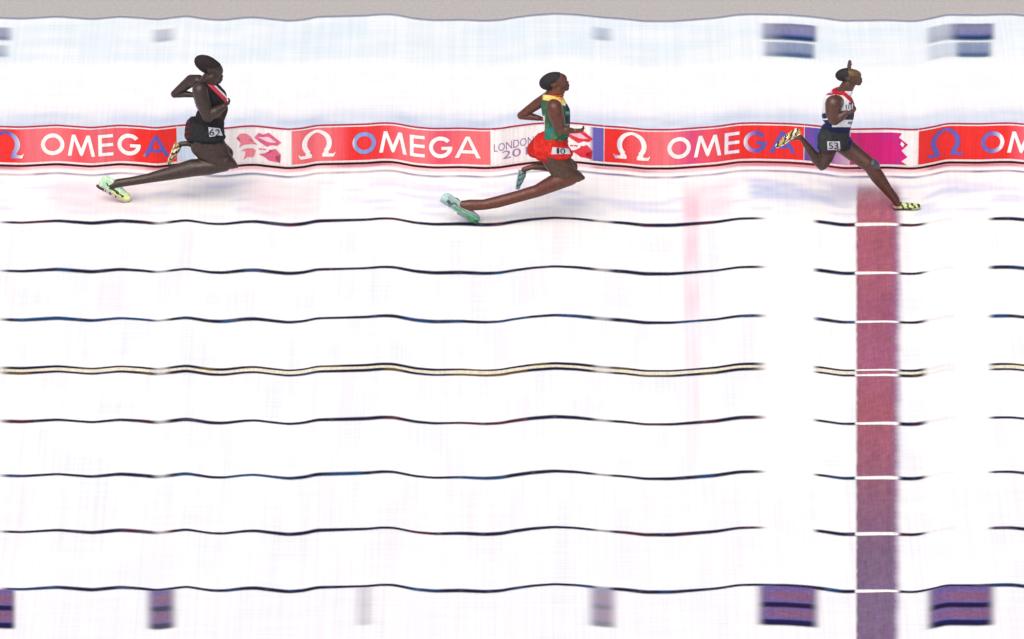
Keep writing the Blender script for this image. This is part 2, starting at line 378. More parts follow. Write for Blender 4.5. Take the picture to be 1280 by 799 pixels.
def board(name, u0, u1, label, cat, group, facecol, face0=160.8):
    r = board_root(name, u0, u1, label, cat, group)
    ue = u1 - .35
    bar('panel', r, u0, ue, .026, zof(TOPV + .6), .0, -.02, lambda u, z: BWH, M_BOARD)
    bar('top_rim', r, u0, ue, zof(TOPV + .6), zof(TOPV - .4), .004, -.022, rim_col, M_BOARD)
    bar('base_rail', r, u0, ue, .0, .0255, .012, -.022, base_col, M_RAIL)
    vinyl('printed_face', r, u0 + .3, ue - .3, face0, 202.6, .0025, facecol, 5)
    return r
for x, lab in ((-15, 'red sponsor board at left edge with lavender letter A, left of the trailing runner'),
               (374, 'pink and red sponsor board with pale blue letter O, between trailing and middle runner'),
               (767, 'sponsor board fading from pink to red, crossed by the leading runner\'s raised rear foot'),
               (1159, 'bright red sponsor board with lavender omega sign at right edge of the picture')):
    u0, u1 = {-15: (-28, 222), 374: (365, 613.5), 767: (755, 1005), 1159: (1147, 1397)}[x]
    r = board('sponsor_board', u0, u1, lab, 'sponsor board', GB, lambda u, v: stops(u, RCOL))
    poly_print('omega_symbol', r, omega_sign(x), lambda u, v: stops(u, LCOL))
    poly_print('lettering', r, omega_word(x), lambda u, v: stops(u, LCOL))

def sh(pts, ox=280, oy=150, s=12.8): return [(ox + a / s, oy + b / s) for a, b in pts]
SH2 = [(205, 275), (265, 215), (350, 215), (430, 265), (405, 345), (480, 345), (545, 400), (450, 388), (330, 395), (240, 435), (275, 370), (295, 320), (270, 275)]
SH0 = [(490, 285), (560, 205), (640, 225), (725, 185), (930, 325), (850, 385), (780, 375), (690, 415), (560, 340)]
SH0I = [(545, 270), (640, 262), (720, 250), (845, 325), (780, 340), (700, 330), (640, 312)]
SH1 = [(270, 490), (360, 455), (470, 455), (515, 490), (490, 560), (465, 600), (380, 590), (310, 640), (340, 560), (350, 500)]
SHB = [(550, 545), (650, 525), (760, 500), (765, 455), (830, 430), (915, 515), (830, 550), (810, 600), (900, 650), (720, 630), (650, 580)]
DOT = [[(555, 450), (612, 448), (612, 470), (555, 468)], [(622, 450), (680, 452), (680, 470), (622, 470)], [(722, 455), (762, 455), (762, 472), (722, 472)]]
def games_logo(r, dx, col, edge, sc=1.0, cx=0):
    f = lambda pts: [(cx + (a - cx) * sc + dx, b) for a, b in sh(pts)]
    o = poly_print('games_emblem', r, [f(SH2), f(SH0), f(SH1), f(SHB)] + [f(d) for d in DOT], lambda u, v: col(u, v))
    poly_print('emblem_inset', o, [f(SH0I)], lambda u, v: edge, t=.0105, origin=r.location)
    return o
def text_polys(txt, u0, u1, v0, v1, slope=0):
    c = bpy.data.curves.new('t', 'FONT'); c.body = txt; c.fill_mode = 'FRONT'; c.resolution_u = 3
    ob = bpy.data.objects.new('t', c); scene.collection.objects.link(ob)
    me = bpy.data.meshes.new_from_object(ob.evaluated_get(bpy.context.evaluated_depsgraph_get())); bpy.data.objects.remove(ob)
    co = np.array([v.co[:2] for v in me.vertices]); lo = co.min(0); hi = co.max(0)
    co = (co - lo) / (hi - lo); out = []
    for p in me.polygons:
        out.append([(u0 + co[i][0] * (u1 - u0), v1 + co[i][1] * (v0 - v1) + slope * (co[i][0] * (u1 - u0))) for i in p.vertices])
    bpy.data.meshes.remove(me); return out
def face_a(u, v): return mix(cv(206, 226, 246), BWH, smooth(243, 248, u))
def face_b(u, v): return stops(u, [(600, BWH), (712, BWH), (713, BWH), (736, BWH), (742, cv(104, 96, 180)), (760, cv(104, 100, 190))])
def face_c(u, v): return stops(u, [(1000, cv(96, 80, 170)), (1012, cv(120, 70, 165)), (1022, cv(70, 84, 180)), (1036, cv(150, 80, 170)), (1062, cv(225, 190, 215)), (1068, cv(244, 226, 238)), (1122, BWH), (1150, BWH)])
r = board('games_board', 222, 365, 'white games board with pink emblem, directly right of the trailing runner', 'games board', GL, face_a)
games_logo(r, 0, lambda u, v: mix(cv(248, 140, 158), cv(214, 70, 130), bump(318, 324, 346, 354, u) * .6), cv(252, 214, 228))
r = board('games_board', 613.5, 755, 'white games board with thin purple lettering and red emblem, behind the middle runner', 'games board', GL, face_b)
poly_print('lettering', r, text_polys('LONDON', 617.5, 667, 177, 187, -.08) + text_polys('2012', 628, 676, 187, 197, -.05), lambda u, v: cv(170, 130, 184))
games_logo(r, 389, lambda u, v: mix(cv(244, 70, 84), cv(220, 40, 60), field(_f, u / 6, v / 4)), cv(250, 190, 205), 1.0)
r = board('games_board', 1005, 1147, 'magenta and white games board with jagged edged emblem, right of the leading runner', 'games board', GL, face_c)
zz = [(1062, 162.6), (1118, 162.6), (1126, 163), (1122.5, 168.5), (1134, 177), (1126, 184.8), (1133.5, 192.5), (1126, 198), (1133, 202.3), (1122, 202.3), (1090, 202.3), (1062, 202.3)]
poly_print('games_emblem', r, [zz], lambda u, v: mix(cv(205, 36, 110), cv(222, 26, 132), smooth(1062, 1110, u)) if field(_f3, u / 3, v / 3) > .25 else cv(180, 50, 140), t=.005)
poly_print('emblem_inset', r, [[(1126, 173), (1129.5, 176.5), (1127.5, 180), (1124, 176.5)]], lambda u, v: BWH, t=.011)

# ================================================================== PEOPLE
def ico(n=3):
    bm = bmesh.new(); bmesh.ops.create_icosphere(bm, subdivisions=n, radius=1); a = np.array([v.co[:] for v in bm.verts]); bm.free(); return a
ICO = ico(3)
PXM = 1 / 119.6
class Fig:
    """one figure: nodes are (px, py, depth offset m, radii in px)"""
    def __init__(s, Y, base): s.Y = Y; s.base = Vector(base); s.prims = []; s.tone = .56
    def n(s, px, py, d, *r):
        r = r if len(r) == 3 else (r[0],) * 3
        return (np.array(P(px, py, s.Y + d)), np.array(r) * PXM)
    def cap(s, lab, a, b): s.prims.append((lab, s.n(*a), s.n(*b)))
    def raw(s, lab, pa, ra, pb, rb): s.prims.append((lab, (np.array(pa), np.array(ra) * np.ones(3)), (np.array(pb), np.array(rb) * np.ones(3))))
    def chain(s, lab, *ns):
        for a, b in zip(ns, ns[1:]): s.cap(lab, a, b)
def hull_mesh(prims, voxel, it=4, rot=None):
    bm = bmesh.new()
    for pr in prims:
        (pa, ra), (pb, rb) = pr[1], pr[2]; M3 = pr[3] if len(pr) > 3 else np.eye(3)
        pts = np.vstack([pa + (ICO * ra) @ M3.T, pb + (ICO * rb) @ M3.T])
        b2 = bmesh.new(); vs_ = [b2.verts.new(p) for p in pts]; res = bmesh.ops.convex_hull(b2, input=vs_)
        bmesh.ops.delete(b2, geom=[v for v in b2.verts if not v.link_faces], context='VERTS')
        bmesh.ops.recalc_face_normals(b2, faces=b2.faces)
        t = bpy.data.meshes.new('t'); b2.to_mesh(t); b2.free(); bm.from_mesh(t); bpy.data.meshes.remove(t)
    me = bpy.data.meshes.new('t'); bm.to_mesh(me); bm.free()
    ob = bpy.data.objects.new('t', me); scene.collection.objects.link(ob)
    m = ob.modifiers.new('r', 'REMESH'); m.mode = 'VOXEL'; m.voxel_size = voxel; m.use_smooth_shade = True
    if it: q = ob.modifiers.new('s', 'SMOOTH'); q.iterations = it; q.factor = .5
    out = bpy.data.meshes.new_from_object(ob.evaluated_get(bpy.context.evaluated_depsgraph_get()))
    bpy.data.objects.remove(ob); bpy.data.meshes.remove(me)
    out.polygons.foreach_set('use_smooth', [True] * len(out.polygons)); return out
def coords(me):
    a = np.empty(len(me.vertices) * 3); me.vertices.foreach_get('co', a); return a.reshape(-1, 3)
def px_of(co):
    q = co - np.array(CAM); k = q @ np.array(FW)
    return 640 + q[:, 0] / k * FPX, 399.5 - (q @ np.array(UP)) / k * FPX
def labels(co, prims):
    best = np.full(len(co), 1e9); lab = np.zeros(len(co), int); T = np.zeros(len(co)); names = []
    for pr in prims:
        l, (pa, ra), (pb, rb) = pr[:3]
        if l not in names: names.append(l)
        ab = pb - pa; t = np.clip(((co - pa) @ ab) / max(1e-9, ab @ ab), 0, 1)[:, None]
        c = pa + ab * t; r = ra + (rb - ra) * t
        d = (np.linalg.norm((co - c) / r, axis=1) - 1) * r.min(1)
        m = d < best; best[m] = d[m]; lab[m] = names.index(l); T[m] = t[m, 0]
    return lab, names, T
def sub_mesh(me, mask_v, off, thick=.0):
    """copy of the faces whose corners all pass, pushed out along their normals"""
    bm = bmesh.new(); bm.from_mesh(me); bm.verts.ensure_lookup_table()
    nr = [v.normal.copy() for v in bm.verts]
    for v, n in zip(bm.verts, nr): v.co += n * off
    bmesh.ops.delete(bm, geom=[v for i, v in enumerate(bm.verts) if not mask_v[i]], context='VERTS')
    # keep the rim from looking ragged
    for _ in range(3):
        bd = [v for v in bm.verts if v.is_boundary]
        new = {}
        for v in bd:
            nb = [e.other_vert(v) for e in v.link_edges if e.is_boundary]
            if len(nb) == 2: new[v] = v.co * .4 + (nb[0].co + nb[1].co) * .3
        for v, c in new.items(): v.co = c
    # turn the rim inward so the cloth has an edge
    bd = [e for e in bm.edges if e.is_boundary]
    nrm = {v: v.normal.copy() for e in bd for v in e.verts}
    ex = bmesh.ops.extrude_edge_only(bm, edges=bd)
    src = {tuple(round(x, 6) for x in v.co): n for v, n in nrm.items()}
    for v in [x for x in ex['geom'] if isinstance(x, bmesh.types.BMVert)]:
        n = src.get(tuple(round(x, 6) for x in v.co))
        if n: v.co -= n * (off + .003)
    out = bpy.data.meshes.new('t'); bm.to_mesh(out); bm.free()
    out.polygons.foreach_set('use_smooth', [True] * len(out.polygons)); return out
def shift(me, base): me.transform(Matrix.Translation(-Vector(base))); return me
def colour(me, f):
    co = coords(me); u, v = px_of(co); paint(me, [f(a, b, c) for a, b, c in zip(u, v, co)])

HEADP = [('head', (-.06, 0, .14), (.40, .31, .35), (.05, 0, .10), (.36, .30, .33)),
         ('head', (.14, 0, .02), (.22, .22, .24), (.16, 0, -.22), (.19, .19, .2)),
         ('head', (.17, 0, -.24), (.17, .17, .15), (.27, 0, -.38), (.09, .1, .085)),
         ('head', (.30, 0, .02), (.05, .045, .06), (.365, 0, -.12), (.055, .075, .05)),
         ('head', (.34, 0, -.22), (.07, .11, .035), (.36, 0, -.235), (.05, .08, .03)),
         ('head', (.33, 0, -.30), (.07, .10, .035), (.345, 0, -.295), (.045, .07, .03)),
         ('head', (.27, .13, .07), (.09, .09, .035), (.27, -.13, .07), (.09, .09, .035)),
         ('head', (.2, .15, -.12), (.1, .07, .07), (.08, .2, -.1), (.1, .07, .08)),
         ('head', (.2, -.15, -.12), (.1, .07, .07), (.08, -.2, -.1), (.1, .07, .08)),
         ('ear', (-.02, .32, .02), (.06, .035, .09), (-.01, .30, -.09), (.035, .03, .04)),
         ('ear', (-.02, -.32, .02), (.06, .035, .09), (-.01, -.30, -.09), (.035, .03, .04))]
def head_matrix(fig, px, py, d, tilt, sx, sz, sy=27, shear=0):
    c = np.array(P(px, py, fig.Y + d)); a = R(tilt)
    Rm = np.array([[math.cos(a), 0, -math.sin(a)], [0, 1, 0], [math.sin(a), 0, math.cos(a)]])
    return c, Rm @ np.diag([sx * PXM, sy * PXM, sz * PXM]) @ np.array([[1, 0, shear], [0, 1, 0], [0, 0, 1]])
def add_head(fig, hm):
    c, M3 = hm
    for lab, a, ra, b, rb in HEADP:
        fig.prims.append((lab, (c + M3 @ np.array(a), np.array(ra)), (c + M3 @ np.array(b), np.array(rb)), M3))
# label distance for skewed head pieces uses plain radii, so rescale there
def flat_prims(pr):
    out = []
    for p in pr:
        if len(p) > 3:
            k = np.abs(np.diag(p[3])).mean(); out.append((p[0], (p[1][0], p[1][1] * k), (p[2][0], p[2][1] * k)))
        else: out.append(p)
    return out
def add_hand(fig, lab, W, dirv, side, size=.17, curl=.9, spread=.10):
    """palm, four unequal curled fingers and a thumb leaving the side of the palm"""
    W = np.array(W, float); x = np.array(dirv, float); x /= np.linalg.norm(x)
    y = np.array(side, float); y -= x * (y @ x); y /= np.linalg.norm(y); z = np.cross(x, y); s = size
    fig.raw(lab, W, s * .15, W + x * s * .18, s * .16)
    for k in (-1, 1): fig.raw(lab, W + x * s * .14 + y * k * s * .08, s * .10, W + x * s * .46 + y * k * s * .13, s * .095)
    for k, L in ((-1.5, .40), (-.5, .47), (.5, .45), (1.5, .34)):
        p = W + x * s * .48 + y * k * s * .115; ang = 0
        dy = y * k * spread
        for seg in (.42, .32, .26):
            ang += curl * (.55 if seg == .42 else .8)
            q = p + (x * math.cos(ang) + z * math.sin(ang) + dy) * L * seg * s
            fig.raw(lab, p, s * .052, q, s * .046); p = q
    p = W + x * s * .16 - y * s * .15; q = p + (x * .6 - y * .55 + z * .25) * s * .26; r_ = q + (x * .85 - y * .05 + z * .45) * s * .2
    fig.raw(lab, p, s * .07, q, s * .06); fig.raw(lab, q, s * .06, r_, s * .05)

def conform(fig, bvhs, polys, off, name, parent, colf, mat, base):
    V = []; F = []; C = []
    for pl in polys:
        idx = []
        for (u, v) in pl:
            o_ = P(u, v, fig.Y - 1.0); best = None
            for bv in bvhs:
                h = bv.ray_cast(o_, FW)
                if h[0] is not None and (best is None or h[3] < best[1]): best = (h[0], h[3])
            p = best[0] - FW * off if best else P(u, v, fig.Y - .12)
            idx.append(len(V)); V.append(p); C.append(colf(u, v))
        F.append(tuple(idx))
    return link(name, mesh(name, V, F, C, base), mat, parent)
def grid_polys(q, nu=8, nv=6):
    (a, b, c, d) = [Vector(p) for p in q]; out = []
    f = lambda s, t: tuple(((a * (1 - s) + b * s) * (1 - t) + (d * (1 - s) + c * s) * t))
    for i in range(nu):
        for j in range(nv): out.append([f(i / nu, j / nv), f((i + 1) / nu, j / nv), f((i + 1) / nu, (j + 1) / nv), f(i / nu, (j + 1) / nv)])
    return out
def bvh(me): return BVHTree.FromPolygons([v.co.copy() for v in me.vertices], [tuple(p.vertices) for p in me.polygons])

def shoe(fig, parent, base, heel, toe, d, h, topf, solecol, flip=1, w=.046, th=.55):
    """heel and toe: pixel positions of the ends of the sole; the upper rises h px on the given side"""
    A = np.array(P(heel[0], heel[1], fig.Y + d)); B = np.array(P(toe[0], toe[1], fig.Y + d)); L = np.linalg.norm(B - A)
    x = (B - A) / L; z = np.array([-x[2], 0, x[0]]) * flip; y = np.array([0, 1., 0]); H = h * PXM
    fr = lambda a, b, c: A + x * a * L + y * b + z * c * H
    def pr(a, ra, b, rb): return ('shoe', (a, np.array(ra)), (b, np.array(rb)), np.column_stack([x, y, z]))
    up = [pr(fr(.12, 0, .50), (L * .11, w * .72, H * .48), fr(.30, 0, .50), (L * .13, w * .75, H * .48)),
          pr(fr(.30, 0, .49), (L * .13, w * .8, H * .47), fr(.62, 0, (.5 + th) * .33), (L * .14, w * .95, H * (.5 + th) * .33)),
          pr(fr(.62, 0, (.5 + th) * .33), (L * .14, w * .98, H * (.5 + th) * .33), fr(.88, 0, th * .45), (L * .11, w * .85, H * th * .45))]
    me = hull_mesh(up, .0045, 2)
    bv = bvh(me)
    def cf(co):
        q = co - A; a_, h_ = (q @ x) / L, (q @ z) / H
        return a_ + .10 * (field(_f3, a_ * 9, h_ * 5 + heel[0]) - .5), h_ + .22 * (field(_f2, a_ * 12 + 5, h_ * 6) - .5)
    co = coords(me); paint(me, [topf(*cf(c)) for c in co])
    o = link('shoe', shift(me, base), M_SHOE, parent)
    so_ = [pr(fr(.09, 0, .02), (L * .09, w * .78, H * .10), fr(.35, 0, .02), (L * .1, w * .76, H * .10)),
           pr(fr(.35, 0, .02), (L * .1, w * .76, H * .10), fr(.72, 0, .0), (L * .12, w * 1.08, H * .08)),
           pr(fr(.72, 0, .0), (L * .12, w * 1.08, H * .08), fr(.92, 0, .03), (L * .08, w * .8, H * .07))]
    ms = hull_mesh(so_, .004, 1); co = coords(ms); paint(ms, [solecol(*cf(c)) for c in co])
    link('sole', shift(ms, base), M_SHOE, o)
    # laces across the instep
    lp = []
    for k in range(4):
        t = .40 + k * .07; hz = (1 - (1 - th) * (t - .2)) * .92
        lp.append(pr(fr(t, -w * .55, hz), (.003,) * 3, fr(t + .02, w * .55, hz), (.003,) * 3))
    ml = hull_mesh(lp, .0022, 0); paint(ml, [(.7, .7, .66)] * len(ml.vertices)); link('laces', shift(ml, base), M_SHOE, o)
    return o

def finish(fig, label, group, skin, hm, hair_pred, vest_labels, vest_pred, vest_col, shorts_prims, shorts_col, hair_off=.008, hair_mat=M_HAIR):
    me = hull_mesh(fig.prims, .0052, 5); co = coords(me); lab, names, T = labels(co, flat_prims(fig.prims)); u, v = px_of(co)
    nm = np.array(names)[lab]; body_bvh = bvh(me)
    c, M3 = hm; loc = (co - c) @ np.linalg.inv(M3).T
    hair = sub_mesh(me, [nm[i] == 'head' and hair_pred(*loc[i]) for i in range(len(co))], hair_off)
    vm = [nm[i] in vest_labels and vest_pred(u[i], v[i], T[i], co[i], nm[i]) for i in range(len(co))]
    vest = sub_mesh(me, vm, .009)
    paint(me, [tuple(q * fig.tone for q in skin(a, b, n_, l_)) for a, b, n_, l_ in zip(u, v, nm, loc)])
    body = link('person', shift(me, fig.base), M_SKIN, None, fig.base); tag(body, label, 'runner', group)
    link('hair', shift(hair, fig.base), hair_mat, body)
    vb = bvh(vest); colour(vest, vest_col); link('vest', shift(vest, fig.base), M_CLOTH, body)
    sm = hull_mesh(shorts_prims, .006, 4)
    nrm_ = [x_.normal.copy() for x_ in sm.vertices]; new_ = []
    for v_, n_ in zip(sm.vertices, nrm_):
        p_ = v_.co; w_ = .5 * math.sin(p_.x * 95 + p_.z * 30 + 3 * math.sin(p_.z * 40)) + (field(_f3, p_.x * 40, p_.z * 30 + p_.y * 20) - .5) * 1.6
        new_ += list(p_ + n_ * w_ * .0042)
    sm.vertices.foreach_set('co', new_)
    sm.update()
    sb = bvh(sm); colour(sm, shorts_col); link('shorts', shift(sm, fig.base), M_CLOTH, body)
    # eyes
    for s in (-1, 1):
        p = c + M3 @ np.array((.265, s * .125, -.015)); q = hull_mesh([('e', (p, np.ones(3) * .0125), (p + .0001, np.ones(3) * .0125))], .003, 0)
        f = M3 @ np.array((1, 0, 0)); f /= np.linalg.norm(f); cc = coords(q)
        paint(q, [(.015, .008, .006) if (a - p) @ f > .0095 else (.30, .25, .22) for a in cc]); link('eye', shift(q, fig.base), M_EYE, body)
    return body, [body_bvh, vb, sb]
GP = 'runners in the inside lane'

# ------------------------------------------------ trailing runner (left)
def skin_a(u, v, n_, l):
    c = cv(84, 66, 60)
    if n_ == 'head' and .3 < l[0] and -.34 < l[2] < -.2: c = cv(96, 56, 56)
    if v > 178 and n_ != 'head': c = mix(c, cv(90, 66, 62), .5)
    return c
tc = G(160, 253); f = Fig(tc.y + .10, (P(262, 200, tc.y + .1).x, tc.y + .1, 0)); YA = f.Y
f.tone = .46
f.chain('torso', (259, 109, 0, 12, 20, 10), (265, 121, 0, 18, 21, 12), (266, 137, 0, 18.5, 17, 12), (261, 152, 0, 18, 16, 10))
f.chain('torso', (250, 112, 0, 9, 21, 9), (255, 126, 0, 11, 19, 12))
f.cap('pelvis', (258, 158, 0, 20, 19, 11), (256, 168, 0, 21, 19, 12))
f.cap('pelvis', (243, 163, 0, 11, 17, 15), (250, 167, 0, 14, 18, 15))
f.chain('neck', (258, 106, 0, 11), (264, 96, 0, 10))
hm = head_matrix(f, 262, 86.5, 0, -20, 45, 33, 28, shear=-.22); add_head(f, hm)
# near arm
f.cap('shoulder', (251, 112, -.14, 9), (250, 114, -.19, 8.5))
f.chain('armN', (250, 113, -.19, 10), (254, 128, -.22, 9.6), (260, 145, -.23, 8), )
f.chain('armN', (260, 145, -.23, 7.6), (269, 140, -.23, 7.4), (279, 134, -.20, 4.2))
add_hand(f, 'handN', P(279, 132.5, YA - .20), (.8, .1, .45), (0, 1, 0), .14, 1.0)
# far arm
f.chain('armF', (248, 102, .15, 9), (239, 101, .20, 8), (218, 117.5, .24, 4.8))
f.chain('armF', (218, 118.3, .24, 4.4), (231, 117.5, .22, 4.6), (242, 119, .2, 3.2))
add_hand(f, 'handF', P(243, 119, YA + .20), (1, 0, .05), (0, -1, .2), .15, .9)
# near leg: thigh forward, long shin behind
f.chain('thighN', (258, 174, -.08, 21, 13, 17), (265, 190, -.09, 22, 11, 16), (279, 202, -.10, 11))
f.cap('thighN', (281, 201, -.10, 11), (291, 206, -.10, 5.5)); f.cap('kneeN', (290, 206, -.10, 4.8), (296, 208, -.10, 2.4))
f.chain('shinN', (280, 205, -.10, 10), (262, 208, -.10, 11), (240, 210, -.10, 11.4), (212, 217, -.10, 8.6), (185, 223, -.10, 6.2), (162, 227, -.10, 5.6), (148, 229, -.10, 5.6))
f.chain('footN', (148, 229, -.10, 5.6), (140, 232, -.10, 5.5), (150, 243, -.10, 3))
# far leg
f.chain('thighF', (259, 172, .08, 17, 12, 16), (270, 186, .09, 15, 11, 14), (283, 192, .10, 9))
f.chain('shinF', (282, 192, .10, 9), (262, 186, .10, 9), (246, 182, .10, 5.4), (236, 179.5, .10, 3.6), (226, 180, .10, 3.2))
f.chain('footF', (226, 180, .10, 3.2), (220, 188, .10, 3.4), (214, 199, .10, 2.6))
# filling flesh between thigh and calf of the folded leg
f.cap('thighN', (252, 184, -.085, 14, 10, 14), (266, 196, -.09, 14, 10, 12))
def vestA(u, v, p):
    c = cv(34, 32, 38)
    c = mix(c, cv(60, 70, 56), bump(262, 267, 277, 281, u) * bump(128, 134, 146, 150, v))
    s = v - (99 + (u - 256) * 1.0)
    if abs(s) < 3.2: c = cv(205, 62, 82)
    elif abs(s + 4.5) < 1.6 and u > 260: c = cv(225, 225, 225)
    if u < 250 and 124 < v < 139: c = cv(54, 60, 110) if int(u * .5 + v * .4) % 2 else cv(190, 200, 230)
    if u > 277 and 136 < v < 156: c = cv(60, 34, 34)
    return c
def shortsA(u, v, p):
    c = cv(36, 38, 42)
    if v > 176.5: c = cv(24, 24, 30)
    if u < 237 and 150 < v < 172 and int(v / 3.2) % 2: c = cv(96, 28, 40)
    return c
sp = [('s', f.n(243, 160, 0, 12, 20, 14), f.n(243, 166, 0, 13, 20, 14)), ('s', f.n(259, 154, 0, 22, 20, 9), f.n(256, 168, 0, 25, 21, 11)), ('s', f.n(246, 161, 0, 14, 18, 15), f.n(248, 168, 0, 17, 19, 14)),
      ('s', f.n(258, 165, -.08, 22, 14, 12), f.n(260, 171, -.09, 23, 14, 10)), ('s', f.n(258, 165, .08, 20, 14, 12), f.n(262, 170, .09, 20, 13, 9))]
body, bv = finish(f, 'trailing runner in black vest with red edging, pale green shoe stretched far back', GP, skin_a, hm,
                  lambda x, y, z: (z > .12 + .6 * max(0, x)) or (x < -.05 and z > -.12 + x * .3), ('torso', 'shoulder', 'neck', 'pelvis'),
                  lambda u, v, T, p, n_: (n_ == 'torso' and v > 101 + max(0, (262 - u)) * .1 ) or (n_ == 'pelvis' and v < 160) or (n_ == 'shoulder' and p[1] > YA - .145 and v < 108), vestA, sp, shortsA, hair_off=.004, hair_mat=material('cropped_hair', cv(46, 40, 42), rough=.8, noise=.35, nscale=(60, 60, 60), bumpd=.004, bscale=160, spec=.15))
def tagplate(fig, body, bv, q, txt, tu, base, ink=cv(20, 22, 28), skew=0):
    o = conform(fig, bv, grid_polys(q), .010, 'hip_number', body, lambda u, v: cv(206, 210, 220), M_BOARD, base)
    u0, u1, v0, v1 = tu
    wch = (u1 - u0) / len(txt)
    for i, ch in enumerate(txt):
        x0 = u0 + i * wch; narrow = wch * .36 if ch == '1' else 0
        conform(fig, bv, text_polys(ch, x0 + narrow, x0 + wch - .8 - narrow * .3, v0 + skew * i * wch, v1 + skew * i * wch, 0), .032, 'digit', o, lambda u, v: ink, M_BOARD, base)
tagplate(f, body, bv, [(256.5, 156.5), (271, 158), (274.5, 167), (258, 169)], '62', (257.8, 272.5, 158.8, 167.5), f.base, skew=.08)
LG, DG, YG = cv(188, 226, 190), cv(34, 74, 62), cv(226, 240, 160)
def topA(a, h):
    if .15 < a < .62 and abs(h - .62 + a * .35) < .07: return DG
    if .3 < a < .75 and abs(h - .36 + a * .1) < .06: return DG
    if a > .45 and h < .5: return YG
    return LG if (a * 5 + h * 2) % 1 > .16 else cv(226, 246, 226)
soleA = lambda a, h: cv(70, 44, 60) if (a < .22 or int(a * 22) % 3 == 0) and a < .6 else cv(196, 176, 176)
shoe(f, body, f.base, (120, 232), (161, 253.5), -.10, 20, topA, soleA, flip=1, th=.6)
GO, CR = cv(186, 160, 92), cv(236, 228, 206)
topG = lambda a, h: (cv(34, 30, 30) if (a * 4.2 + h * 1.3) % 1 < .36 else (GO if (a * 3 + h) % 1 > .4 else CR))
soleG = lambda a, h: CR if int(a * 14) % 3 else cv(170, 140, 90)
shoe(f, body, f.base, (219.5, 177.5), (208.5, 205), .10, 9.5, topG, soleG, flip=1, w=.042)

# ------------------------------------------------ middle runner
def skin_b(u, v, n_, l):
    c = cv(124, 74, 58)
    if n_ in ('shinN', 'kneeN'): c = cv(126, 66, 50)
    if n_ in ('thighN', 'thighF'): c = cv(104, 76, 62)
    if n_ == 'head' and l[2] < -.15: c = cv(98, 60, 50)
    if n_ == 'neck': c = cv(132, 74, 50)
    return c
tc = G(592, 279); f = Fig(tc.y + .10, (P(695, 220, tc.y + .1).x, tc.y + .1, 0)); YA = f.Y
f.chain('torso', (692, 129, 0, 14, 20, 9), (695, 140, 0, 17, 21, 12), (697, 153, 0, 15, 17, 12), (696, 168, 0, 15, 15, 9))
f.cap('torso', (685, 132, 0, 8, 20, 9), (689, 148, 0, 9, 17, 12))
f.chain('pelvis', (692, 174, 0, 17, 17, 10), (688, 185, 0, 20, 18, 12)); f.cap('pelvis', (677, 182, 0, 9, 14, 9), (683, 185, 0, 13, 16, 11))
f.chain('neck', (690, 122, 0, 11), (697, 112, 0, 10))
hm = head_matrix(f, 694, 104.5, 0, 19, 41, 31, 27, shear=.0); add_head(f, hm)
f.cap('shoulder', (692, 132, -.14, 9.5), (693, 135, -.19, 10.5))
f.chain('armN', (693, 135, -.19, 10.5), (696, 147, -.22, 9.6), (700, 160, -.23, 7.4)); f.chain('armN', (700, 161, -.23, 6.4), (708, 163, -.25, 5), (716, 163.5, -.24, 3.2))
add_hand(f, 'handN', P(717, 163.5, YA - .24), (1, 0, .02), (0, 1, .1), .15, .75)
f.chain('armF', (684, 123, .15, 8), (672, 130, .20, 7), (651, 144.5, .24, 4.8)); f.chain('armF', (651, 145, .24, 4.6), (664, 146, .22, 4.8), (674, 148, .2, 3.4))
add_hand(f, 'handF', P(675, 148.5, YA + .20), (1, 0, -.1), (0, -1, .2), .15, .9)
f.chain('thighN', (690, 192, -.08, 17, 13, 14), (700, 206, -.09, 17, 12, 14), (711, 219, -.10, 11.5))
f.cap('thighN', (711, 218, -.10, 11.5), (722, 221, -.10, 7)); f.cap('kneeN', (722, 221, -.10, 6.6), (729, 222.5, -.10, 2.6))
f.chain('shinN', (712, 221, -.10, 11.5), (694, 228, -.10, 11), (672, 238.5, -.10, 8.2), (648, 245.5, -.10, 7.6), (622, 252.5, -.10, 7.6), (605, 256, -.10, 6.8), (588, 256.5, -.10, 7.2))
f.chain('footN', (588, 256.5, -.10, 7.2), (576, 256, -.10, 5), (585, 266, -.10, 3))
f.chain('thighF', (690, 192, .08, 15, 12, 13), (702, 204, .09, 15, 11, 12), (713, 209, .10, 9.5))
f.chain('shinF', (712, 209, .10, 9.5), (694, 208, .10, 9), (676, 208, .10, 5), (664, 209, .10, 3.6), (655, 212, .10, 3.4))
f.chain('footF', (655, 212, .10, 3.4), (652, 220, .10, 3.4), (649, 231, .10, 2.6))
f.cap('thighN', (690, 198, -.085, 14, 10, 12), (700, 214, -.09, 13, 10, 11))
def vestB(u, v, p):
    c = cv(50, 100, 72)
    c = mix(c, cv(44, 130, 124), bump(680, 684, 692, 696, u) * bump(156, 160, 170, 176, v))
    c = mix(c, cv(120, 130, 70), .6 * smooth(.6, .8, field(_f2, u / 5, v / 4)))
    s = v - (122.5 + (u - 677) * .19)
    if -5 < s < 2.2: c = cv(250, 214, 128)
    elif s <= -5: c = cv(186, 84, 40)
    elif 2.2 <= s < 4.2: c = cv(236, 240, 220) if u > 700 else cv(60, 86, 60)
    if u > 707 and v > 130: c = mix(cv(36, 62, 64), cv(110, 150, 150), smooth(.5, .7, field(_f, 2, v / 3)))
    if u < 681 and 145 < v < 162: c = cv(232, 236, 250) if (u - 676) ** 2 + (v - 153) ** 2 > 5 else cv(50, 40, 90)
    return c
def shortsB(u, v, p):
    c = cv(206, 40, 34)
    if u < 668 or v > 199: c = cv(176, 30, 30)
    if field(_f3, u / 4, v / 4) > .78: c = cv(222, 60, 46)
    return c
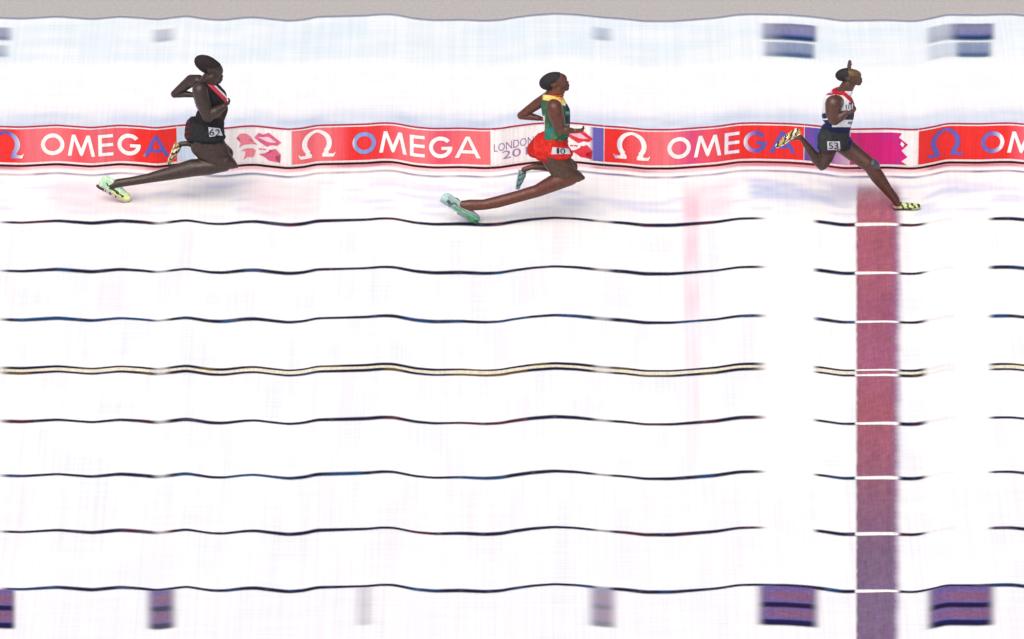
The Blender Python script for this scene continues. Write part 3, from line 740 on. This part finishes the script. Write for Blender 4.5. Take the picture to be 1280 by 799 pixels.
sp = [('s', f.n(692, 173, 0, 18, 18, 8), f.n(688, 184, 0, 23, 20, 11)), ('s', f.n(680, 176, 0, 12, 18, 10), f.n(671, 187, 0, 13, 18, 10)), ('s', f.n(684, 192, -.05, 14, 16, 11), f.n(676, 191, 0, 10, 16, 9)),
      ('s', f.n(690, 186, -.08, 22, 14, 10), f.n(699, 192, -.09, 18, 14, 8)), ('s', f.n(690, 184, .08, 20, 14, 10), f.n(698, 190, .09, 17, 13, 8))]
body, bv = finish(f, 'middle runner in green vest with yellow collar and bright red shorts', GP, skin_b, hm,
                  lambda x, y, z: (z > .16 + .5 * max(0, x) and x < .25) or (x < -.12 and z > -.12), ('torso', 'shoulder', 'neck', 'pelvis'),
                  lambda u, v, T, p, n_: (n_ == 'torso' and v > 118) or (n_ == 'pelvis' and v < 176) or (n_ == 'neck' and v > 118.5) or (n_ == 'shoulder' and p[1] > YA - .15 and v < 129), vestB, sp, shortsB)
tagplate(f, body, bv, [(691, 182), (712, 183.5), (714, 190.5), (689.5, 191)], '10', (694, 708, 182.8, 190.2), f.base, skew=.05)
TE, GR = cv(150, 176, 172), cv(64, 168, 108)
def topB(a, h):
    if a < .14 and h > .3: return cv(168, 206, 210)
    if .1 < a < .3 and .35 < h < .55: return cv(50, 60, 70)
    if a > .35 and abs(h - .28) < .09: return GR
    if (h * 3.3 + a * .6) % 1 < .22: return cv(82, 112, 112)
    if h > .82: return cv(214, 244, 240)
    return TE
soleB = lambda a, h: cv(222, 226, 240) if a < .45 else (cv(150, 140, 170) if a < .75 else cv(70, 150, 100))
shoe(f, body, f.base, (547, 252), (597, 279.5), -.10, 18, topB, soleB, flip=1, th=.68, w=.05)
shoe(f, body, f.base, (648.5, 211.5), (644.5, 236.5), .10, 10.5, lambda a, h: cv(112, 148, 152) if (a * 4 + h) % 1 > .3 else cv(40, 70, 84), lambda a, h: cv(180, 206, 206), flip=1, w=.042)

# ------------------------------------------------ leading runner (right)
def skin_c(u, v, n_, l):
    c = cv(112, 76, 66)
    if n_ == 'head': c = mix(cv(110, 78, 62), cv(134, 104, 66), smooth(.08, .3, l[2]) * smooth(-.2, .15, l[0]))  # lit forehead and crown painted into the skin as a golden tone
    if n_ in ('thighR', 'shinR'): c = cv(88, 64, 56)
    if n_ in ('thighF', 'shinF'): c = cv(108, 66, 54)
    if n_ == 'kneeF': c = cv(90, 98, 112)
    return c
tc = G(1128, 262.5); f = Fig(tc.y + .09, (P(1050, 220, tc.y + .09).x, tc.y + .09, 0)); YA = f.Y
f.chain('torso', (1050, 121, 0, 13, 20, 9), (1051, 133, 0, 17, 21, 11), (1051, 145, 0, 16, 17, 12), (1047, 158, 0, 16, 16, 9))
f.cap('torso', (1040, 128, 0, 10, 19, 10), (1040, 145, 0, 12, 17, 10))
f.chain('pelvis', (1044, 163, 0, 18, 17, 10), (1042, 176, 0, 19, 18, 11))
f.chain('neck', (1054, 117, 0, 9.5), (1061, 105, 0, 8.5))
hm = head_matrix(f, 1062, 97, 0, 5, 38, 26, 26, shear=-.05); add_head(f, hm)
f.cap('shoulder', (1045, 127, -.14, 10), (1043, 130, -.19, 10.5))
f.chain('armN', (1042, 130, -.19, 11), (1041, 140, -.22, 9.6), (1043, 149, -.23, 8)); f.chain('armN', (1043, 149, -.23, 7.4), (1051, 146, -.25, 6), (1058, 141, -.24, 3.6))
add_hand(f, 'handN', P(1060, 141.5, YA - .24), (.9, .25, .35), (0, 1, .1), .14, 1.0)
# far arm raised, fingertips showing above the head
f.chain('armF', (1056, 121, .15, 8), (1058, 112, .30, 6.6), (1060, 103, .42, 5)); f.chain('armF', (1060, 103, .42, 5), (1060.5, 97, .32, 4.8), (1061, 90, .24, 3.8))
add_hand(f, 'handF', P(1061.5, 90, YA + .235), (-.03, -.2, 1), (.5, -1, -.2), .15, .25, .05)
# rear leg, knee low, foot kicked up behind
f.chain('thighR', (1036, 180, -.08, 13, 12, 13), (1033, 196, -.08, 9.5), (1028.5, 206, -.08, 6.8)); f.cap('thighR', (1028.5, 206, -.08, 6.8), (1027, 209.5, -.08, 4.2))
f.chain('shinR', (1027, 207, -.08, 6), (1020, 198, -.08, 7), (1012, 187, -.08, 5.2), (1005, 177, -.08, 3.4), (1001, 172, -.08, 3.2))
f.chain('footR', (1001, 172, -.08, 3.2), (991, 172.5, -.08, 3), (978, 180, -.08, 2))
# front leg reaching to the ground
f.chain('thighF', (1050, 178, .07, 13, 12, 12), (1068, 192, .02, 11), (1085, 205, -.04, 9.5)); f.cap('kneeF', (1091, 206, -.05, 8.2), (1092, 208, -.05, 8.2))
f.chain('shinF', (1088, 208, -.05, 9), (1097, 221, -.07, 9.2), (1109, 237, -.08, 6.6), (1119, 249, -.09, 5.4), (1121, 254, -.09, 5))
f.chain('footF', (1121, 255, -.09, 4.4), (1132, 258, -.09, 3.2), (1142, 257.5, -.09, 2.4))
def vestC(u, v, p):
    c = cv(236, 238, 244)
    if u < 1040 and v > 134:
        c = cv(38, 48, 92) if ((u - 1031) ** 2 + (v - 145) ** 2) < 14 or v > 150 else cv(232, 234, 244)
        if u < 1028: c = cv(36, 50, 90)
    if u < 1056 and v < 119: c = cv(178, 34, 50)
    if u < 1040 and v < 116.5: c = cv(190, 196, 230)
    s = v - (108 + (u - 1045) * .9)
    if u >= 1048 and abs(s) < 3.4: c = cv(186, 40, 58)
    if u > 1056 and 131 < v < 137 and int(u) % 3: c = cv(120, 126, 150)
    if 1050 < u < 1057 and 139 < v < 149: c = cv(200, 50, 60)
    if u > 1056 and 141 < v < 150: c = cv(52, 62, 76)
    if u > 1060 and 152 < v < 155.5: c = cv(130, 134, 150)
    if v > 159: c = cv(30, 38, 76)
    if 1061 < u < 1065 and 128 < v < 131: c = cv(70, 74, 90)
    return c
def shortsC(u, v, p):
    c = cv(50, 54, 58)
    if v < 160: c = cv(40, 54, 76)
    if u > 1061: c = cv(34, 42, 90)
    if v > 189: c = cv(70, 40, 52)
    return c
sp = [('s', f.n(1044, 162, 0, 19, 18, 8), f.n(1042, 174, 0, 21, 20, 10)), ('s', f.n(1036, 172, -.07, 14.5, 14, 12), f.n(1034, 184, -.08, 12.5, 13.5, 9)),
      ('s', f.n(1046, 172, .05, 16, 15, 11), f.n(1055, 181, .05, 13, 14, 8))]
body, bv = finish(f, 'leading runner in white vest and dark shorts, front foot landing, hand raised behind head', GP, skin_c, hm,
                  lambda x, y, z: (z > .2 + .4 * max(0, x) and x < .0) or (x < -.15 and z > -.08), ('torso', 'shoulder', 'neck', 'pelvis'),
                  lambda u, v, T, p, n_: (n_ == 'torso' and v > 109) or (n_ == 'pelvis' and v < 162) or (n_ == 'neck' and v > 114) or (n_ == 'shoulder' and p[1] > YA - .15 and v < 124), vestC, sp, shortsC, hair_off=.004)
tagplate(f, body, bv, [(1038, 174.5), (1054, 174.5), (1055, 185.5), (1038.5, 185.5)], '53', (1039.5, 1053, 176, 184.3), f.base)
LY = cv(206, 222, 150)
shoe(f, body, f.base, (1116, 262), (1151, 259), -.09, 9.5, lambda a, h: (cv(34, 44, 30) if (a * 5.2 + h * .8) % 1 < .38 else LY) if a > .2 else cv(196, 150, 130), lambda a, h: cv(52, 40, 40) if a < .7 else cv(190, 200, 150), flip=1, w=.044)
shoe(f, body, f.base, (1002.5, 165), (970, 185), -.08, 9, topG, soleG, flip=-1, w=.042)
